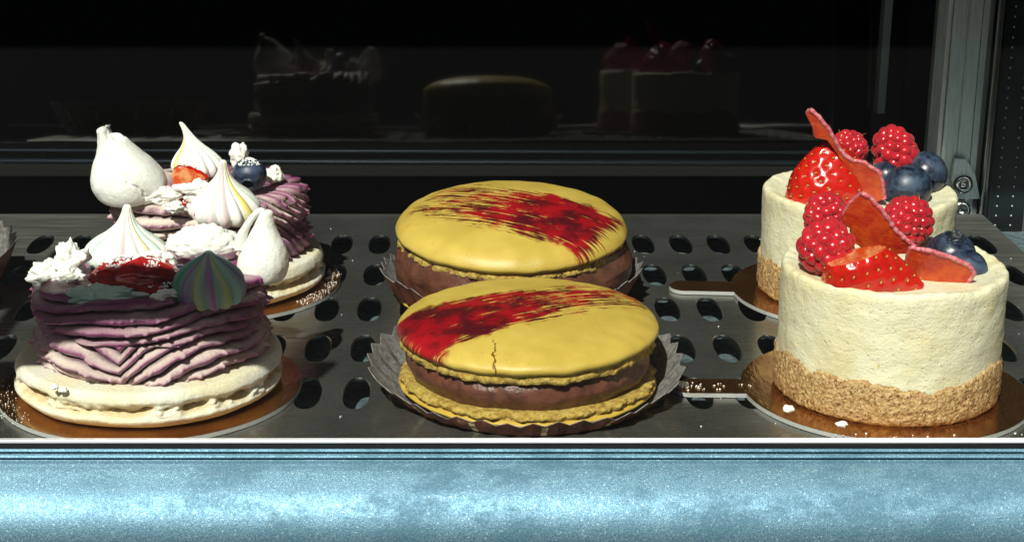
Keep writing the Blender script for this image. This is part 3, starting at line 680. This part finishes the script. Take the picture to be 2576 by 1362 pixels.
dust('icing_sugar', [(bx, by-.1, bz+.42, .42, .4, .2, 110, .02, .05)], 'icing sugar dusted over the blueberry of the rear pastry')
spots = []
for i in range(46):
    a = random.uniform(.9, 1.9)-PI/2+.35; r = random.uniform(4.45, 4.9); spots.append((P2[0]+r*math.cos(a-.35), P2[1]+r*math.sin(a-.35)-.0, .19, .2, .2, 0, 4, .012, .026))
for i in range(30):
    a = math.radians(random.uniform(170, 225)); r = random.uniform(4.5, 5.05); spots.append((P1[0]+r*math.cos(a), P1[1]+r*math.sin(a), .19, .2, .2, 0, 3, .010, .022))
for i in range(16): spots.append((C1[0]+random.uniform(-6.8, -4.3), C1[1]+random.uniform(-.5, .6), .19, .1, .1, 0, 2, .015, .035))
for i in range(12): spots.append((C1[0]+random.uniform(-2.6, 4), C1[1]-random.uniform(3.9, 4.4), .19, .1, .1, 0, 1, .015, .04))
spots.append((C1[0]-6.6, C1[1]+.1, .19, .22, .3, .08, 90, .02, .05))
dust('loose_crumbs', spots, 'pale crumbs scattered on the gold cake boards')
spots = [(random.uniform(-22, 23), random.uniform(-5.5, 19), .015, .1, .1, 0, 1, .012, .03) for i in range(120)]
dust('tray_specks', spots, 'tiny pale specks on the steel tray')

# ------------------------------------------------------------------ berries
def raspberry(px, py, Y, wpx, hpx, label, seed, rot=(0, 0, 0), n=74):
    X, Z = at_y(px, py, Y); x2, _ = at_y(px+wpx/2, py, Y); _, z2 = at_y(px, py-hpx/2, Y); rx = x2-X; rz_ = z2-Z
    random.seed(seed); mb = MB(); ga = PI*(3-math.sqrt(5))
    k = .82
    for i in range(n):
        t = 1-2*(i+.5)/n; r = math.sqrt(1-t*t); a = ga*i
        c = Vector((r*math.cos(a)*rx*k, r*math.sin(a)*rx*k, t*rz_*k))
        s_ = .245*math.sqrt(74/n)*(rx+rz_)/2*random.uniform(.82, 1.15)
        nrm = Vector((c.x/rx**2, c.y/rx**2, c.z/rz_**2)).normalized(); q_ = nrm.to_track_quat('Z', 'Y')
        e = random.uniform(.85, 1.1)
        V, Fc = sphere(16, 10); V = [tuple(c+q_@Vector((v[0]*s_*e, v[1]*s_/e, v[2]*s_*.95))) for v in V]; mb.add(V, Fc)
    V, Fc = sphere(20, 12, lambda v: (v[0]*rx*.86, v[1]*rx*.86, v[2]*rz_*.86)); mb.add(V, Fc)
    for i in range(14):   # fine hairs
        v = Vector((random.gauss(0, 1), random.gauss(0, 1), random.gauss(0, 1)+.3)).normalized(); p = Vector((v.x*rx, v.y*rx, v.z*rz_))
        w_ = Vector((random.uniform(-1, 1), random.uniform(-1, 1), random.uniform(-1, 1)))*.16
        mb.tube([p*.96, p*1.04+w_*.4, p*1.09+w_], [.009, .008, .005], 5, 1)
    o = mb.obj('raspberry', [RASP, SEED], smooth=True, loc=(X, Y, Z), rot=rot); return tag(o, label, 'raspberry', 'raspberries on the cheesecakes')
raspberry(2078, 542, -.2, 108, 108, 'raspberry upper left on the front cheesecake, behind the lower left raspberry', 1, (.5, .3, 0), 56)
raspberry(2078, 622, -1.9, 132, 130, 'lower left raspberry on the front cheesecake, left of the strawberry half', 2, (-.4, .2, .4), 50)
raspberry(2284, 556, .6, 128, 122, 'raspberry on the right of the front cheesecake behind the coral chip', 3, (.2, -.4, 0))
raspberry(2132, 377, 10.0, 98, 98, 'raspberry behind the coral chip, in the middle of the rear cheesecake', 4, (.2, .5, .2))
raspberry(2252, 388, 10.6, 150, 100, 'wide raspberry behind the blueberries of the rear cheesecake', 5, (0, 1.3, .1))

def strawberry(px, py, Y, R, H, prof, label, rot, nseed, clip=None, name='strawberry', scale=None, seed=0):
    pr = smooth_curve([(p[0]*R, p[1]*H) for p in prof], 90); pr = [(0, pr[0][1])]+[tuple(p) for p in pr]+[(0, pr[-1][1])]
    V, Fc, _ = lathe(pr, 150, lambda a, t, r, z: (.05*R*nz(math.sin(a)*1.2, math.cos(a)*1.2, z+seed), 0)); V = np.array(V)
    ga = PI*(3-math.sqrt(5)); sd_ = []
    d = np.r_[0, np.cumsum([math.hypot(pr[i+1][0]-pr[i][0], pr[i+1][1]-pr[i][1])*(pr[i+1][0]+pr[i][0]) for i in range(len(pr)-1)])]
    for i in range(nseed):
        s_ = (i+.5)/nseed*d[-1]; k = min(len(pr)-2, int(np.searchsorted(d, s_))); r, z = pr[k]
        if r < .12*R: continue
        sd_.append((r*math.cos(ga*i), r*math.sin(ga*i), z))
    sd_ = np.array(sd_); cen = np.array([0, 0, np.mean([p[1] for p in pr])])
    for s_ in sd_:
        dd = np.linalg.norm(V-s_, axis=1); k = .06*np.exp(-(dd/.13)**2); nn = V-cen; nn /= np.linalg.norm(nn, axis=1)[:, None]+1e-9; V = V-nn*k[:, None]
    mb = MB(); M_ = []
    V = [tuple(v) for v in V]
    if clip:
        pn, pd = Vector(clip[0]).normalized(), clip[1]; cl = []
        out = []
        for v in V:
            v = Vector(v); e = v.dot(pn)-pd
            if e > 0: v = v-pn*e*.97; cl.append(True)
            else: cl.append(False)
            out.append(tuple(v))
        V = out; mb.add(V, Fc); mb.M = [2 if all(cl[i] for i in f) else 0 for f in Fc]
    else: mb.add(V, Fc)
    for s_ in sd_:
        p = Vector(s_)
        if clip and p.dot(pn)-pd > -.05: continue
        nr = (p-Vector(cen)).normalized(); q_ = nr.to_track_quat('Z', 'X')
        p = p-nr*.030
        VV, FF = sphere(8, 6); VV = [tuple(p+q_@Vector((v[0]*.032, v[1]*.058, v[2]*.030))) for v in VV]; mb.add(VV, FF, 1)
    o = mb.obj(name, [STRAW, SEED, CUTFLESH], smooth=True, loc=put(px, py, Y), rot=rot, scale=scale); return tag(o, label, 'strawberry')
BER = [(.25, -.98), (.68, -.92), (.97, -.66), (1.0, -.35), (.88, .05), (.66, .40), (.46, .68), (.27, .90), (.10, 1.0)]
strawberry(2086, 440, 8.4, 1.58, 1.32, BER, 'whole red strawberry standing on the left of the rear cheesecake', (.1, -.16, .4), 150, scale=(1.12, .85, 1.04), seed=2)
strawberry(2202, 692, -2.95, 1.10, 1.62, BER, 'strawberry half with pale cut face at front of the front cheesecake', (0, math.radians(107), math.radians(-6)), 110, clip=((-.80, .10, -.56), .80), seed=5, name='strawberry_half')
# slice on the rear pastry
strawberry(480, 447, 9.2, .52, .72, BER, 'orange red strawberry slice on top of the rear pastry, beside the cracked meringue', (0, math.radians(90), 0), 40, clip=((0, -1, 0), .18), seed=8, name='strawberry_slice')

def blueberry(px, py, Y, rpx, label, rot=(0, 0, 0), sq=.92, seed=0, crown=True):
    X, Z = at_y(px, py, Y); x2, _ = at_y(px+rpx, py, Y); R = x2-X
    pr = [(0, -R*sq)]+[(R*math.cos(a), R*sq*math.sin(a)) for a in np.linspace(-PI/2+.06, PI/2-.42, 60)]
    z = R*sq*.90; r0 = R*.42
    pr += [(r0*.98, z+.02*R), (r0*.96, z+.09*R), (r0*.86, z+.08*R), (r0*.78, z-.02*R), (r0*.6, z-.10*R), (r0*.3, z-.12*R), (0, z-.12*R)]
    def d(a, t, r, zz):
        e = .012*R*nz(math.sin(a)*2+seed, math.cos(a)*2, zz*2)
        dz = 0
        if zz > R*sq*.87 and .74*r0 < r < 1.05*r0: dz = .10*R*(abs(math.cos(2.5*a+seed))-.45)*sstep(.7*r0, r0, r); e += .03*R*math.cos(5*a)
        return e, dz
    V, Fc, _ = lathe(pr, 80, d); fm = [1 if i//80 > len(pr)-6 else 0 for i in range(len(Fc))]
    o = mesh('blueberry', V, Fc, [BLUE, BLUEIN], fm=fm, loc=(X, Y, Z), rot=rot, merge=.0003); return tag(o, label, 'blueberry', 'blueberries on the pastries')
blueberry(2326, 437, 9.9, 56, 'rightmost blueberry on the rear cheesecake, touching the cream rim', (1.9, .5, 0), 1.0, 1)
blueberry(2282, 474, 8.3, 62, 'blueberry nearest the viewer on the rear cheesecake', (2.2, -.4, 0), .92, 2)
blueberry(2228, 446, 9.8, 42, 'half hidden blueberry behind the coral chip of the rear cheesecake', (2.4, .2, 0), .95, 3)
blueberry(2392, 640, -.3, 62, 'blueberry with open crown on top, front cheesecake, behind the other blueberry', (.25, -.1, .5), .9, 4)
blueberry(2428, 682, -1.3, 56, 'blueberry nearest the right rim of the front cheesecake', (1.9, .5, 0), 1.0, 5)
blueberry(628, 440, 9.0, 44, 'dark blueberry dusted with icing sugar on the rear pastry', (2, 0, 0), 1.0, 6)
blueberry(455, 705, -1.5, 40, 'blueberry mostly hidden behind the strong striped kiss', (2, 0, 0), 1.0, 7)

# ------------------------------------------------------------------ coral chips
def chip(poly, Y, label, dydx=0., dydz=0., bow=0., th=.16, seed=0, rim=(0, 6)):
    """irregular sugar sheet: outline given in photo pixels, stands at depth Y, th thick, slanted and bowed in depth"""
    P = [at_y(p[0], p[1], Y) for p in poly]; cx = sum(p[0] for p in P)/len(P); cz = sum(p[1] for p in P)/len(P)
    P = resample(P+[P[0]], 110)[:-1]
    P = [(x+.035*nz(x*4, z*4, seed)+.02*nz(x*11, z*11, seed), z+.035*nz(x*4+9, z*4, seed)) for x, z in P]
    bm = bmesh.new(); vs_ = [bm.verts.new((x-cx, 0, z-cz)) for x, z in P]; f = bm.faces.new(vs_)
    bmesh.ops.triangulate(bm, faces=[f]); 
    for _ in range(3): bmesh.ops.subdivide_edges(bm, edges=[e for e in bm.edges if e.calc_length() > .12], cuts=1, use_grid_fill=False); bmesh.ops.triangulate(bm, faces=bm.faces)
    bm.verts.ensure_lookup_table(); bm.verts.index_update()
    def yy(x, z): return dydx*x+dydz*z+bow*(x*x)+.05*nz(x*1.2, z*1.2, seed)
    n = len(bm.verts); V = [(v.co.x, yy(v.co.x, v.co.z)-th/2+.012*nz(v.co.x*6, v.co.z*6, 1), v.co.z) for v in bm.verts]+[(v.co.x, yy(v.co.x, v.co.z)+th/2, v.co.z) for v in bm.verts]
    Fc = []; fm = []
    for f in bm.faces: ids = [v.index for v in f.verts]; Fc.append(tuple(ids)); fm.append(0); Fc.append(tuple(i+n for i in reversed(ids))); fm.append(0)
    for e in bm.edges:
        if len(e.link_faces) == 1: a, b = e.verts[0].index, e.verts[1].index; Fc.append((a, b, b+n, a+n)); fm.append(1)
    bm.free()
    o = mesh('coral_chip', V, Fc, [CORAL, PINKEDGE], fm=fm, loc=(cx, Y, cz))
    bm = bmesh.new(); bm.from_mesh(o.data); bmesh.ops.recalc_face_normals(bm, faces=bm.faces)
    for e in bm.edges:
        if len(e.link_faces) == 2 and e.link_faces[0].material_index != e.link_faces[1].material_index: e.smooth = False
    bm.to_mesh(o.data); bm.free()
    E = [at_y(p[0], p[1], Y) for p in poly[rim[0]:rim[1]]]; E = resample(E, 60); mb = MB()
    pts = [(x-cx+.03*nz(x*5, z*5, seed), yy(x-cx, z-cz)-th*.30, z-cz+.03*nz(x*5+4, z*5, seed)) for x, z in E]
    mb.tube(pts, [.078+.03*nz(i*.4, seed) for i in range(60)], 10)
    mb.obj('pink_rim', PINKEDGE, o, True)
    return tag(o, label, 'sugar chip', 'coral sugar chips')
chip([(2036, 274), (2058, 290), (2085, 325), (2112, 375), (2140, 400), (2172, 405), (2206, 425), (2214, 450), (2222, 495), (2200, 506), (2168, 480), (2140, 440), (2105, 385), (2080, 352), (2052, 348), (2044, 320), (2028, 285)], 7.6,
     'tall pointed coral sugar chip on the rear cheesecake, rising above the strawberry', dydx=-.45, dydz=-.35, th=.24, seed=1, rim=(0, 9))
chip([(2160, 478), (2180, 486), (2215, 525), (2250, 575), (2292, 610), (2286, 628), (2240, 640), (2190, 640), (2150, 615), (2146, 585), (2128, 566), (2122, 545), (2135, 510)], -1.8,
     'upper coral sugar chip between the raspberries of the front cheesecake', dydx=-.45, dydz=-.45, th=.24, seed=2, rim=(0, 6))
chip([(2288, 618), (2330, 622), (2380, 636), (2425, 655), (2441, 675), (2432, 705), (2420, 748), (2385, 742), (2330, 738), (2290, 720), (2280, 660)], -2.6,
     'lower coral sugar chip right of the strawberry half, front cheesecake', dydx=-.3, dydz=-.5, th=.24, seed=3, rim=(0, 6))
